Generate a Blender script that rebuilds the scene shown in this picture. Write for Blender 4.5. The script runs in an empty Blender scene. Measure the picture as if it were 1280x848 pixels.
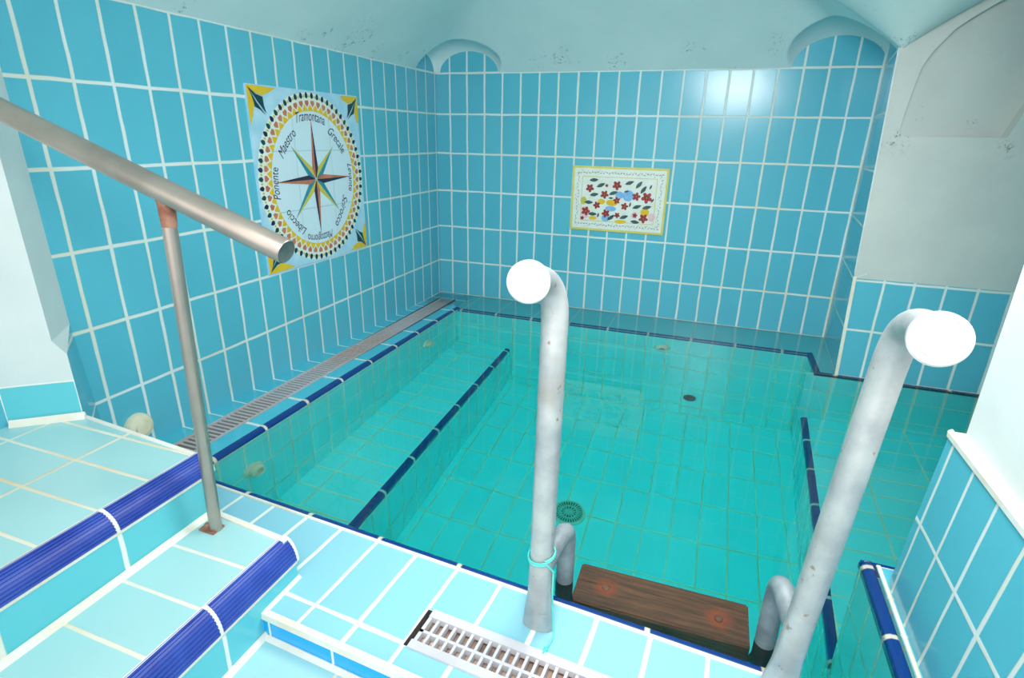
import bpy, bmesh, math, random
from mathutils import Vector, Matrix

random.seed(7)
U = 0.1            # one tile width = 10 cm
ZO = 21.0          # lifts the pool floor to about z = 0
sc = bpy.context.scene
COL = sc.collection


def T(p):
    return Vector((p[0] * U, p[1] * U, (p[2] + ZO) * U))


def lin(c):
    return c / 12.92 if c <= 0.04045 else ((c + 0.055) / 1.055) ** 2.4


def S(r, g, b):
    return (lin(r / 255), lin(g / 255), lin(b / 255), 1)


# ---------------------------------------------------------------- materials
class NT:
    def __init__(self, name):
        self.m = bpy.data.materials.new(name)
        self.m.use_nodes = True
        self.t = self.m.node_tree
        self.t.nodes.clear()
        self.out = self.n('ShaderNodeOutputMaterial')

    def n(self, kind, **kw):
        nd = self.t.nodes.new(kind)
        for k, v in kw.items():
            setattr(nd, k, v)
        return nd

    def put(self, sock, v):
        if isinstance(v, bpy.types.NodeSocket):
            self.t.links.new(v, sock)
        else:
            sock.default_value = v

    def math(self, op, a, b=0.0, c=None, clamp=False):
        nd = self.n('ShaderNodeMath', operation=op, use_clamp=clamp)
        self.put(nd.inputs[0], a)
        self.put(nd.inputs[1], b)
        if c is not None:
            self.put(nd.inputs[2], c)
        return nd.outputs[0]

    def mix(self, f, a, b):
        nd = self.n('ShaderNodeMix', data_type='RGBA')
        self.put(nd.inputs[0], f)
        self.put(nd.inputs[6], a)
        self.put(nd.inputs[7], b)
        return nd.outputs[2]

    def ramp(self, v, lo, hi, a=0.0, b=1.0):
        nd = self.n('ShaderNodeMapRange')
        self.put(nd.inputs[0], v)
        for i, x in enumerate((lo, hi, a, b)):
            nd.inputs[1 + i].default_value = x
        return nd.outputs[0]

    def noise(self, vec, scale, detail=3.0, rough=0.55):
        nd = self.n('ShaderNodeTexNoise')
        if vec is not None:
            self.put(nd.inputs['Vector'], vec)
        nd.inputs['Scale'].default_value = scale
        nd.inputs['Detail'].default_value = detail
        nd.inputs['Roughness'].default_value = rough
        return nd.outputs['Fac']

    def coord(self, which='Object'):
        return self.n('ShaderNodeTexCoord').outputs[which]

    def pos(self):
        return self.n('ShaderNodeNewGeometry').outputs['Position']

    def bump(self, h, strength=0.3, dist=0.004):
        nd = self.n('ShaderNodeBump')
        self.put(nd.inputs['Height'], h)
        nd.inputs['Strength'].default_value = strength
        nd.inputs['Distance'].default_value = dist
        return nd.outputs[0]

    def bsdf(self, color, rough=0.5, metal=0.0, normal=None, spec=0.5, coat=0.0):
        b = self.n('ShaderNodeBsdfPrincipled')
        self.put(b.inputs['Base Color'], color)
        self.put(b.inputs['Roughness'], rough)
        self.put(b.inputs['Metallic'], metal)
        b.inputs['Specular IOR Level'].default_value = spec
        b.inputs['Coat Weight'].default_value = coat
        if normal is not None:
            self.t.links.new(normal, b.inputs['Normal'])
        self.t.links.new(b.outputs[0], self.out.inputs[0])
        return self.m


def tile_mat(name, c1, c2, grout, stain, gu, gv, rough=0.14, stain_amt=0.5, spec=0.5):
    k = NT(name)
    uv = k.coord('UV')
    sep = k.n('ShaderNodeSeparateXYZ')
    k.put(sep.inputs[0], uv)
    P = k.pos()
    wob = k.math('MULTIPLY', k.math('SUBTRACT', k.noise(P, 9.0, 1.0), 0.5), 0.05)
    u = k.math('ADD', sep.outputs[0], wob)
    v = k.math('ADD', sep.outputs[1], k.math('MULTIPLY', wob, 0.45))
    masks = []
    wid = k.math('MULTIPLY_ADD', k.noise(P, 6.0, 1.0), 0.6, 0.7)
    for a, g in ((u, gu), (v, gv)):
        d = k.math('ABSOLUTE', k.math('SUBTRACT', k.math('FRACT', a), 0.5))
        e = k.math('DIVIDE', k.math('SUBTRACT', 0.5, d), k.math('MULTIPLY', wid, g * 0.5))
        masks.append(k.ramp(e, 0.75, 1.25, 1.0, 0.0))
    mask = k.math('MAXIMUM', masks[0], masks[1])
    comb = k.n('ShaderNodeCombineXYZ')
    k.put(comb.inputs[0], k.math('FLOOR', u))
    k.put(comb.inputs[1], k.math('FLOOR', v))
    wn = k.n('ShaderNodeTexWhiteNoise', noise_dimensions='3D')
    k.put(wn.inputs['Vector'], comb.outputs[0])
    tvar = k.math('MULTIPLY_ADD', k.noise(P, 5.0, 4.0), 0.5, k.math('MULTIPLY', wn.outputs['Value'], 0.5))
    tc = k.mix(tvar, c1, c2)
    sf = k.math('MULTIPLY', k.ramp(k.noise(P, 3.2, 4.0), 0.42, 0.68), stain_amt)
    gc = k.mix(sf, grout, stain)
    col = k.mix(mask, tc, gc)
    rgh = k.math('MULTIPLY_ADD', mask, 0.5, rough)
    h = k.math('SUBTRACT', 1.0, mask)
    h2 = k.math('ADD', h, k.math('MULTIPLY', k.noise(P, 18.0, 2.0), 0.12))
    return k.bsdf(col, rgh, 0.0, k.bump(h2, 0.35, 0.002), spec)


def plain_mat(name, c1, c2, rough=0.5, metal=0.0, scale=12.0, bump=0.0, spec=0.5, lo=0.35, hi=0.65):
    k = NT(name)
    f = k.ramp(k.noise(k.pos(), scale, 4.0), lo, hi)
    nrm = k.bump(k.noise(k.pos(), scale * 4, 4.0), bump, 0.004) if bump else None
    return k.bsdf(k.mix(f, c1, c2), rough, metal, nrm, spec)


def plaster_mat(name, c1, c2, mould=None):
    """Painted plaster; mould = (low, high) height band in tile units where black mould flecks sit."""
    k = NT(name)
    P = k.pos()
    col = k.mix(k.ramp(k.noise(P, 5.0, 5.0), 0.3, 0.7), c1, c2)
    if mould:
        sep = k.n('ShaderNodeSeparateXYZ')
        k.put(sep.inputs[0], P)
        lo, hi = ((m + ZO) * U for m in mould)
        band = k.math('MULTIPLY', k.ramp(sep.outputs[2], lo, hi, 1.0, 0.0), k.ramp(sep.outputs[2], lo - 0.1, lo - 0.05, 0.0, 1.0))
        patch = k.ramp(k.noise(P, 9.0, 2.0), 0.57, 0.64)
        fleck = k.ramp(k.noise(P, 60.0, 6.0, 0.8), 0.54, 0.60)
        f = k.math('MULTIPLY', k.math('MULTIPLY', band, patch), fleck)
        col = k.mix(k.math('MULTIPLY', f, 0.75), col, S(70, 78, 80))
    h = k.math('ADD', k.noise(P, 14.0, 4.0), k.math('MULTIPLY', k.noise(P, 90.0, 2.0), 0.25))
    return k.bsdf(col, 0.62, 0.0, k.bump(h, 0.28, 0.006), 0.3)


GW = S(222, 228, 226)
GS = S(214, 205, 170)
M = {}
M['wall'] = tile_mat('wall_tile', S(88, 176, 196), S(97, 185, 204), GW, GS, 0.09, 0.044, 0.19, 0.55, 0.32)
M['pool'] = tile_mat('pool_tile', S(112, 238, 238), S(126, 244, 242), S(226, 236, 206), S(226, 214, 150), 0.06, 0.032, 0.18, 0.8)
M['ledge'] = tile_mat('ledge_tile', S(76, 184, 206), S(88, 194, 212), GW, GS, 0.06, 0.03, 0.12, 0.6)
M['wet'] = tile_mat('wet_ledge_tile', S(88, 204, 214), S(98, 212, 220), S(130, 208, 212), S(166, 200, 190), 0.03, 0.02, 0.15, 0.5)
M['deck'] = tile_mat('deck_tile', S(138, 198, 214), S(147, 205, 219), S(240, 242, 240), S(236, 222, 190), 0.085, 0.045, 0.2, 0.5)
M['step'] = tile_mat('step_tile', S(160, 208, 210), S(172, 214, 213), S(232, 226, 210), S(228, 196, 150), 0.034, 0.07, 0.25, 0.9)
M['riser'] = tile_mat('riser_tile', S(92, 192, 204), S(104, 200, 210), S(238, 238, 232), S(232, 214, 184), 0.045, 0.09, 0.2, 0.7)
M['azure'] = tile_mat('azure_tile', S(10, 166, 232), S(34, 178, 238), S(240, 242, 240), S(235, 225, 200), 0.035, 0.02, 0.2, 0.3)
M['navy'] = tile_mat('navy_trim', S(8, 50, 116), S(14, 60, 130), S(206, 206, 196), S(206, 186, 140), 0.055, 0.0001, 0.15, 0.6)
M['nosing'] = plain_mat('blue_nosing', S(42, 64, 156), S(58, 86, 176), 0.42, 0, 10)
M['grout'] = plain_mat('grout', S(236, 236, 230), S(226, 214, 194), 0.8, 0, 9, 0.3)
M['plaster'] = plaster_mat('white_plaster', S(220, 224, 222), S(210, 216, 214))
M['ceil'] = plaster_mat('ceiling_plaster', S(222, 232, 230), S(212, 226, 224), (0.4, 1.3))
M['niche'] = plaster_mat('shaded_alcove_plaster', S(200, 204, 198), S(188, 194, 190), (-2.5, -1.5))  # white plaster toned down, part of the alcove's shade is in the colour
M['galv'] = plain_mat('galvanised_pipe', S(198, 196, 192), S(166, 167, 168), 0.42, 0.45, 16, 0.12)


def pipe_mat():
    k = NT('galvanised_pipe')
    P = k.pos()
    col = k.mix(k.ramp(k.noise(P, 16.0, 5.0), .35, .65), S(200, 198, 195), S(166, 168, 170))
    col = k.mix(k.math('MULTIPLY', k.ramp(k.noise(P, 48.0, 3.0), .66, .72), .75), col, S(150, 112, 84))
    col = k.mix(k.math('MULTIPLY', k.ramp(k.noise(P, 9.0, 3.0), .58, .72), .4), col, S(176, 160, 140))
    return k.bsdf(col, 0.42, 0.4, k.bump(k.noise(P, 90.0, 4.0), .12, .003))


M['galv'] = pipe_mat()
M['galvdark'] = plain_mat('weathered_pipe', S(160, 168, 172), S(120, 128, 134), 0.5, 0.3, 18, 0.15)
M['darkpipe'] = plain_mat('dark_underwater_pipe', S(58, 54, 48), S(40, 40, 38), 0.5, 0.2, 18, 0.1)  # near-black; on the submerged ladder pipes the colour stands in for shade
M['steel'] = plain_mat('brushed_steel', S(192, 176, 164), S(172, 158, 148), 0.36, 0.8, 9, 0.05)
M['steelend'] = plain_mat('dull_steel', S(128, 132, 132), S(108, 114, 114), 0.5, 0.7, 20)
M['rust'] = plain_mat('rusty_steel', S(140, 84, 66), S(176, 128, 106), 0.7, 0.3, 40, 0.3)
M['white'] = plain_mat('white_plastic', S(222, 220, 214), S(214, 212, 206), 0.32, 0, 8)
M['red'] = plain_mat('red_groove', S(214, 160, 148), S(236, 206, 196), 0.5, 0, 20)
M['cream'] = plain_mat('cream_plastic', S(242, 232, 204), S(226, 212, 178), 0.45, 0, 14)
M['dark'] = plain_mat('dark_hollow', S(26, 34, 36), S(40, 46, 46), 0.8, 0, 20)
M['gratew'] = plain_mat('pale_grate_plastic', S(214, 212, 216), S(200, 196, 200), 0.45, 0, 10)
M['gratep'] = plain_mat('stained_grate_plastic', S(186, 182, 184), S(190, 160, 150), 0.5, 0, 3, 0, 0.5, 0.42, 0.7)
M['gravel'] = plain_mat('gravel_bed', S(232, 200, 178), S(150, 132, 122), 0.9, 0, 20, 0.6)
M['channel'] = plain_mat('drain_channel', S(58, 60, 62), S(92, 84, 80), 0.9, 0, 20, 0.3)
M['dgreen'] = plain_mat('green_drain_plastic', S(150, 214, 190), S(130, 200, 178), 0.5, 0, 14)
M['dgdark'] = plain_mat('drain_slot', S(4, 44, 38), S(3, 34, 30), 0.8, 0, 14)
M['cord'] = plain_mat('turquoise_cord', S(60, 206, 196), S(120, 226, 214), 0.7, 0, 30)
M['glaze'] = tile_mat('white_glazed_tile', S(208, 226, 234), S(214, 230, 238), S(176, 200, 208), S(170, 196, 204), 0.016, 0.016, 0.2, 0.3)
M['paleblue'] = plain_mat('pale_blue_glaze', S(162, 206, 226), S(190, 220, 234), 0.2, 0, 14)
M['yellow'] = plain_mat('yellow_glaze', S(232, 190, 34), S(226, 178, 22), 0.2, 0, 14)
M['orange'] = plain_mat('orange_glaze', S(206, 128, 92), S(186, 104, 80), 0.2, 0, 20)
M['ink'] = plain_mat('ink_glaze', S(30, 38, 72), S(24, 30, 58), 0.25, 0, 20)
M['forest'] = plain_mat('forest_glaze', S(18, 62, 66), S(24, 70, 70), 0.25, 0, 20)
M['teal'] = plain_mat('teal_glaze', S(40, 140, 158), S(34, 126, 150), 0.2, 0, 20)
M['rimyellow'] = plain_mat('pale_yellow_glaze', S(222, 208, 112), S(214, 196, 92), 0.2, 0, 16)
M['lime'] = plain_mat('yellow_green_glaze', S(206, 192, 70), S(196, 186, 84), 0.2, 0, 20)
M['petal'] = plain_mat('red_glaze', S(150, 34, 46), S(168, 52, 58), 0.25, 0, 40)
M['leaf'] = plain_mat('leaf_glaze', S(38, 74, 74), S(54, 92, 88), 0.25, 0, 40)
M['ivory'] = plain_mat('ivory_glaze', S(222, 226, 214), S(232, 234, 226), 0.2, 0, 20)
M['sky'] = plain_mat('sky_blue_glaze', S(110, 168, 220), S(140, 188, 228), 0.25, 0, 40)
M['pink'] = plain_mat('pink_glaze', S(228, 178, 186), S(232, 200, 200), 0.25, 0, 40)
M['greyline'] = plain_mat('grey_line_glaze', S(112, 124, 140), S(130, 140, 150), 0.3, 0, 40)


def wood_mat():
    k = NT('wet_wood')
    mp = k.n('ShaderNodeMapping')
    k.put(mp.inputs[0], k.coord('Object'))
    mp.inputs['Scale'].default_value = (3.0, 36.0, 36.0)
    g = k.noise(mp.outputs[0], 3.5, 8.0, 0.65)
    col = k.mix(k.ramp(g, 0.3, 0.7), S(64, 32, 18), S(150, 88, 54))
    dist = None
    sep = k.n('ShaderNodeSeparateXYZ')
    k.put(sep.inputs[0], k.coord('Object'))
    for bx in (-0.118, 0.125):          # rust bled from the two bolts
        dx = k.math('SUBTRACT', sep.outputs[0], bx)
        d = k.math('SQRT', k.math('ADD', k.math('MULTIPLY', dx, dx), k.math('MULTIPLY', sep.outputs[1], sep.outputs[1])))
        d = k.math('MULTIPLY_ADD', k.math('SUBTRACT', k.noise(k.coord('Object'), 60.0, 3.0), 0.5), 0.03, d)
        r = k.ramp(d, 0.006, 0.034, 0.7, 0.0)
        dist = r if dist is None else k.math('MAXIMUM', dist, r)
    col = k.mix(dist, col, S(206, 76, 22))
    return k.bsdf(col, 0.5, 0, k.bump(g, 0.4, 0.004))


M['wood'] = wood_mat()


def water_mat():
    k = NT('pool_water')
    g = k.n('ShaderNodeBsdfGlass')
    g.inputs['Roughness'].default_value = 0.0
    g.inputs['IOR'].default_value = 1.33
    h = k.noise(k.pos(), 5.0, 2.0)
    k.put(g.inputs['Normal'], k.bump(h, 0.05, 0.01))
    k.t.links.new(g.outputs[0], k.out.inputs['Surface'])
    v = k.n('ShaderNodeVolumeAbsorption')
    v.inputs['Color'].default_value = WATER_COL
    v.inputs['Density'].default_value = WATER_DEN
    k.t.links.new(v.outputs[0], k.out.inputs['Volume'])
    return k.m


WATER_COL = (0.0, 0.985, 0.985, 1)
WATER_DEN = 0.9
M['water'] = water_mat()


# ---------------------------------------------------------------- mesh builder (tile units)
class MB:
    def __init__(self):
        self.v, self.f, self.uv, self.mi, self.mats = [], [], [], [], []

    def slot(self, mat):
        if mat not in self.mats:
            self.mats.append(mat)
        return self.mats.index(mat)

    def face(self, pts, mat, uv=None):
        b = len(self.v)
        self.v += [tuple(p) for p in pts]
        self.f.append(tuple(range(b, b + len(pts))))
        self.uv.append([uv(p) if uv else (0.5, 0.5) for p in pts])
        self.mi.append(self.slot(mat))

    def raw(self, verts, faces, mat):
        b = len(self.v)
        self.v += [tuple(p) for p in verts]
        for f in faces:
            self.f.append(tuple(b + i for i in f))
            self.uv.append([(0.5, 0.5)] * len(f))
            self.mi.append(self.slot(mat))

    def box(self, lo, hi, mat):
        x0, y0, z0 = lo
        x1, y1, z1 = hi
        vs = [(x0, y0, z0), (x1, y0, z0), (x1, y1, z0), (x0, y1, z0), (x0, y0, z1), (x1, y0, z1), (x1, y1, z1), (x0, y1, z1)]
        self.raw(vs, [(0, 3, 2, 1), (4, 5, 6, 7), (0, 1, 5, 4), (1, 2, 6, 5), (2, 3, 7, 6), (3, 0, 4, 7)], mat)

    def obox(self, o, a, b, c, mat):
        """box from corner o with edge vectors a, b, c"""
        o, a, b, c = map(Vector, (o, a, b, c))
        vs = [o, o + a, o + a + b, o + b, o + c, o + a + c, o + a + b + c, o + b + c]
        self.raw(vs, [(0, 3, 2, 1), (4, 5, 6, 7), (0, 1, 5, 4), (1, 2, 6, 5), (2, 3, 7, 6), (3, 0, 4, 7)], mat)

    def sweep(self, prof, A, B, ax, az, mat, uvs=None, caps=True):
        """prism of a 2-D profile [(a, z)...] from A to B; uvs(t) gives u along the run"""
        A, B, ax, az = Vector(A), Vector(B), Vector(ax), Vector(az)
        n = len(prof)
        ra = [A + ax * p[0] + az * p[1] for p in prof]
        rb = [B + ax * p[0] + az * p[1] for p in prof]
        for i in range(n):
            j = (i + 1) % n
            self.face([ra[i], rb[i], rb[j], ra[j]], mat, uvs)
        if caps:
            self.face(list(reversed(ra)), mat, uvs)
            self.face(rb, mat, uvs)

    def tube(self, path, rad, mat, seg=20, caps=True, squash=None):
        path = [Vector(p) for p in path]
        n = len(path)
        rads = rad if isinstance(rad, (list, tuple)) else [rad] * n
        t0 = (path[1] - path[0]).normalized()
        up = Vector((0, 0, 1)) if abs(t0.z) < 0.9 else Vector((1, 0, 0))
        nx = t0.cross(up).normalized()
        rings, prev = [], t0
        for i in range(n):
            t = (path[min(i + 1, n - 1)] - path[max(i - 1, 0)]).normalized()
            q = prev.rotation_difference(t)
            nx = (q @ nx).normalized()
            ny = t.cross(nx).normalized()
            prev = t
            sx, sy = (squash[i] if squash else (1, 1))
            rings.append([path[i] + (nx * math.cos(a) * sx + ny * math.sin(a) * sy) * rads[i]
                          for a in (2 * math.pi * k / seg for k in range(seg))])
        vs = [p for r in rings for p in r]
        fs = []
        for i in range(n - 1):
            for k in range(seg):
                k2 = (k + 1) % seg
                fs.append((i * seg + k, i * seg + k2, (i + 1) * seg + k2, (i + 1) * seg + k))
        if caps:
            fs.append(tuple(reversed(range(seg))))
            fs.append(tuple((n - 1) * seg + k for k in range(seg)))
        self.raw(vs, fs, mat)

    def lathe(self, o, axis, prof, mat, seg=40):
        """profile [(radius, height)...] turned about axis through o"""
        o, axis = Vector(o), Vector(axis).normalized()
        x = axis.orthogonal().normalized()
        y = axis.cross(x)
        vs, fs, n = [], [], len(prof)
        for r, h in prof:
            for k in range(seg):
                a = 2 * math.pi * k / seg
                vs.append(o + axis * h + (x * math.cos(a) + y * math.sin(a)) * max(r, 1e-4))
        for i in range(n - 1):
            for k in range(seg):
                k2 = (k + 1) % seg
                fs.append((i * seg + k, i * seg + k2, (i + 1) * seg + k2, (i + 1) * seg + k))
        self.raw(vs, fs, mat)

    def build(self, name, parent=None, smooth=None):
        me = bpy.data.meshes.new(name)
        base = parent.location.copy() if parent else Vector((0, 0, 0))
        p = parent.parent if parent else None
        while p is not None:
            base += p.location
            p = p.parent
        me.from_pydata([T(p) - base for p in self.v], [], self.f)
        for m in self.mats:
            me.materials.append(M[m])
        uvl = me.uv_layers.new(name='UVMap')
        i = 0
        for uvs, poly, mi in zip(self.uv, me.polygons, self.mi):
            poly.material_index = mi
            for uv in uvs:
                uvl.data[i].uv = uv
                i += 1
        if smooth is not None:
            bm = bmesh.new()
            bm.from_mesh(me)
            bmesh.ops.remove_doubles(bm, verts=bm.verts, dist=1e-5)
            bmesh.ops.recalc_face_normals(bm, faces=bm.faces)
            for f in bm.faces:
                f.smooth = True
            for e in bm.edges:
                if len(e.link_faces) != 2 or e.calc_face_angle(0) > math.radians(smooth):
                    e.smooth = False
            bm.to_mesh(me)
            bm.free()
        o = bpy.data.objects.new(name, me)
        COL.objects.link(o)
        if parent:
            o.parent = parent
        return o


def thing(name, label, cat, loc, group=None):
    o = bpy.data.objects.new(name, None)
    o.empty_display_size = 0.05
    o.location = T(loc)
    COL.objects.link(o)
    o['label'] = label
    o['category'] = cat
    if group:
        o['group'] = group
    return o


def tag(o, label, cat, group=None):
    o['label'] = label
    o['category'] = cat
    if group:
        o['group'] = group
    return o


def struct(o, label=None):
    o['kind'] = 'structure'
    if label:
        o['label'] = label
    return o


C0, L0, H = 0.8093, 0.1784, 2.00828     # tile phase of the back and left walls, row height


def uv_back(p):
    return (p[0] - C0, p[2] / H)


def uv_left(p):
    return (-p[1] - L0, p[2] / H)


# ---------------------------------------------------------------- walls
ZB = -12.2
m = MB()
m.face([(0, 0, ZB), (20.85, 0, ZB), (20.85, 0, 2.2), (0, 0, 2.2)], 'wall', uv_back)
struct(m.build('wall_back'), 'back wall of turquoise upright tiles behind the pool')

m = MB()
m.face([(0, -20.8, -12.6), (0, 0, -12.6), (0, 0, 2.2), (0, -20.8, 2.2)], 'wall', uv_left)
struct(m.build('wall_left'), 'left wall of turquoise upright tiles carrying the compass panel')

# right side wall, a narrow sliver between the back wall and the alcove pillar
m = MB()
zz = [-12.3, -7.75, 0.0, 2.0]


def px(z, a):       # x of the leaning pillar edge
    return 20.58 + (z + 12) * (-0.4 / 12) if a else 20.85


for z0, z1 in zip(zz[:-1], zz[1:]):
    ya = -5.05 if z1 < -7.7 else -4.8
    m.face([(20.85, 0, z0), (20.85, 0, z1), (px(z1, 1), ya, z1), (px(z0, 1), ya, z0)], 'wall',
           lambda p: ((-p[1] - 0.15) / 5.4, p[2] / H))
struct(m.build('wall_right'), 'narrow tiled side wall between back wall and alcove')

# pier at the left end of the tiled wall, beside the stairs
m = MB()
A, Bp, Cc = (0, -20.8), (1.06, -21.5), (-0.1, -22.45)
B2 = (0.86, -21.63)
zt, zm, zd = 7.0, -7.75, -8.75
A1 = (0, -20.40)
m.face([(A1[0], A1[1], -12.6), (Bp[0], Bp[1], -12.6), (Bp[0], Bp[1], zm - .35), (A[0], A[1] + .15, zm)], 'wall', lambda p: (0.35 + 0.4 * p[0], p[2] / H))
m.face([(A[0], A[1] + .15, zm), (Bp[0], Bp[1], zm - .35), (B2[0], B2[1], zm), (B2[0], B2[1], zt), (A[0], A[1] + .1, zt)], 'plaster')
m.face([(Bp[0], Bp[1], -12.6), (Cc[0], Cc[1], -12.6), (Cc[0], Cc[1], zd), (Bp[0], Bp[1], zd)], 'riser',
       lambda p: ((p[0] - 1.06) / -1.16 * 0.98 + .01, (p[2] + 9.75) / 1.0))
m.face([(Bp[0], Bp[1], zd), (Cc[0], Cc[1], zd), (Cc[0], Cc[1], zt), (B2[0], B2[1], zt), (B2[0], B2[1], zm), (Bp[0], Bp[1], zm - .35)], 'plaster')
m.face([(Cc[0], Cc[1], zd - 1.2), (Cc[0], -36, zd - 1.2), (Cc[0], -36, -7.9), (Cc[0], Cc[1], -7.9)], 'wall', lambda p: (-p[1] - .4, p[2] / H))
m.face([(Cc[0], Cc[1], -7.9), (Cc[0], -36, -7.9), (Cc[0], -36, zt), (Cc[0], Cc[1], zt)], 'plaster')
m.sweep([(0, 0), (.16, 0), (.05, .18), (0, .12)], (1.10, -21.46, -9.77), (-.06, -22.42, -9.77), (0.62, -0.78, 0), (0, 0, 1), 'grout')
struct(m.build('wall_stair_side'), 'white plaster pier with a low turquoise tile band beside the stairs')

# ---------------------------------------------------------------- alcove on the right
YA = -5.05
m = MB()
m.face([(20.58, YA, -12.02), (27, YA, -12.02), (27, YA, -7.96), (20.45, YA, -7.96)], 'wall', lambda p: (p[0] - 20.47, p[2] / H))
# plaster with an arched recess
outer = [(20.43, -7.96), (27, -7.96), (27, 7.5), (19.95, 7.5)]
arch = [(20.72, -2.77), (20.82, -1.7), (20.9, -0.95), (20.98, -0.5), (21.18, -0.08), (21.64, .56), (22.1, .93), (22.64, 1.3), (23.3, 1.66), (24.0, 1.92),
        (24.8, 2.05), (25.3, 1.7), (24.95, 0.4), (24.45, -1.2), (23.93, -2.77)]
bm = bmesh.new()
ed = []
for loop in (outer, arch):
    vs = [bm.verts.new((x, YA, z)) for x, z in loop]
    ed += [bm.edges.new((vs[i], vs[(i + 1) % len(vs)])) for i in range(len(vs))]
bmesh.ops.triangle_fill(bm, edges=ed, use_beauty=True)
bm.verts.index_update()
pts = [tuple(v.co) for v in bm.verts]
fcs = []
for f in bm.faces:
    fcs.append(tuple(v.index for v in f.verts))
bm.free()
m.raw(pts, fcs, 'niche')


def back(p):
    d = 0.05 + 0.15 * (p[0] - 20.7)
    return (p[0], YA + d, p[1])


for i in range(len(arch)):
    a, b = arch[i], arch[(i + 1) % len(arch)]
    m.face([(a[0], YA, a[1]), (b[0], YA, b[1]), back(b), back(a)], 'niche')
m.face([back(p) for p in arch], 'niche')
# chamfered pillar edge in plaster
for z0, z1 in ((-7.75, 0), (0, 7.0)):
    m.face([(px(z0, 1), -4.8, z0), (px(z1, 1), -4.8, z1), (px(z1, 1) + .5, YA + .03, z1), (px(z0, 1) + .5, YA + .03, z0)], 'plaster')
m.face([(px(-7.75, 1), -4.8, -7.75), (px(-7.75, 1) + .42, YA - .03, -7.75), (20.43, YA - .02, -7.97), (20.43, YA - .02, -7.97)], 'plaster')
m.sweep([(-.06, 0), (.06, 0), (.06, .05), (-.06, .05)], (20.6, YA, -12.2), (20.44, YA, -7.9), (1, 0, 0), (0, -1, 0), 'grout')
m.face([(27, YA, -17.2), (27, -17.2, -17.2), (27, -17.2, 7.5), (27, YA, 7.5)], 'wall', lambda p: (-p[1], p[2] / H))
struct(m.build('wall_alcove'), 'white alcove wall with an arched recess above a tiled dado')

# near right wall: tiled dado, white plaster above
m = MB()
xr = 19.58


def uv_r(p):
    d = -17.72 - .137 * (p[2] + 12) - p[1]
    return ((d - .28) / .92, p[2] / H)


m.face([(xr, -17.72, -12.2), (xr, -18.27, -7.96), (xr, -36, -7.96), (xr, -36, -12.2)], 'wall', uv_r)
m.face([(xr, -17.72, -12.2), (27, -17.72, -12.2), (27, -18.27, -7.96), (xr, -18.27, -7.96)], 'wall', lambda p: (p[0] - xr, p[2] / H))
m.face([(xr, -18.27, -7.96), (27, -18.27, -7.96), (27, -36, -7.96), (xr, -36, -7.96)], 'grout')
m.face([(xr + .14, -18.5, -7.96), (xr + .14, -18.5, 7.5), (xr + .14, -36, 7.5), (xr + .14, -36, -7.96)], 'plaster')
m.face([(xr + .14, -18.5, -7.96), (27, -18.5, -7.96), (27, -18.5, 7.5), (xr + .14, -18.5, 7.5)], 'plaster')
struct(m.build('wall_right_near'), 'near white wall over a tiled dado beside the ladder')
m = MB()
m.sweep([(-.02, -.12), (.04, -.11), (.05, .0), (-.0, .045), (-.02, .045)], (xr, -18.27, -7.96), (xr, -36, -7.96), (-1, 0, 0), (0, 0, 1), 'grout')
struct(m.build('trim_1'), 'white grout bead along the dado top')

# ---------------------------------------------------------------- ceiling: vault with corner lunettes


def f_(d):
    return 5.6 * (1 - math.exp(-max(d, 0) / 7.0))


def smin(a, b, k=0.5):
    h = max(k - abs(a - b), 0) / k
    return min(a, b) - h * h * k * 0.25


def ceil_z(x, y):
    dr = abs(x - 20.35) if y >= -4.95 else math.hypot(x - 20.25, y + 5.0)
    if y >= -4.95 and x > 20.25:
        dr = 0
    wr = f_(dr)
    if x < 20.25 and y < -18.3:
        wr = 9
    if x > 20.25 and y > -4.95:
        wr = 0
    if x > 20.95 and y > -5.03:
        return 9.0
    b = smin(f_(x), f_(-y), 0.4)
    b = smin(b, wr, 0.4) if y > -18 else b
    b = max(b, 0) if b > -0.05 else 0
    z = b
    for cx, cy, ax, ay, kk in ((1.9, -1.2, 2.3, 1.72, 1.42), (19.1, -1.9, 2.5, 2.75, 1.68)):
        q = 1 - ((x - cx) / ax) ** 2 - ((y - cy) / ay) ** 2
        if q > 0:
            z = max(z, kk * math.sqrt(q))
    return z


def axis_pts(spans):
    r = []
    for a, b, s in spans:
        n = max(1, round(abs(b - a) / s))
        r += [a + (b - a) * i / n for i in range(n)]
    return r + [spans[-1][1]]


xs = axis_pts([(0, 4.6, .06), (4.6, 16.2, .4), (16.2, 22, .06), (22, 27, .35)])
ys = axis_pts([(0, -5.2, .06), (-5.2, -8, .2), (-8, -36, .7)])
verts = [(x, y, ceil_z(x, y)) for y in ys for x in xs]
nx_ = len(xs)
faces = [(j * nx_ + i, j * nx_ + i + 1, (j + 1) * nx_ + i + 1, (j + 1) * nx_ + i) for j in range(len(ys) - 1) for i in range(nx_ - 1)]
m = MB()
m.raw(verts, faces, 'ceil')
struct(m.build('ceiling', smooth=50), 'pale vaulted plaster ceiling with small corner lunettes')

# ---------------------------------------------------------------- ledges around the pool
XL, YBk, XR = 2.45, -2.9, 19.80          # pool sides
SL = -0.066


def yf(x):          # front trim line (deck side)
    return -20.1 + SL * (x - 2.45)


def yright(y):      # slightly slanting right pool side
    return 19.76 - 0.043 * (-y - 2.9)


def zl(y):          # the left ledge sinks a little towards the back
    return -11.95 - 0.10 * max(0, (y + 12) / 12)


m = MB()


def uv_ll(p):
    return (-p[1] - L0, 0.5)


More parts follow.
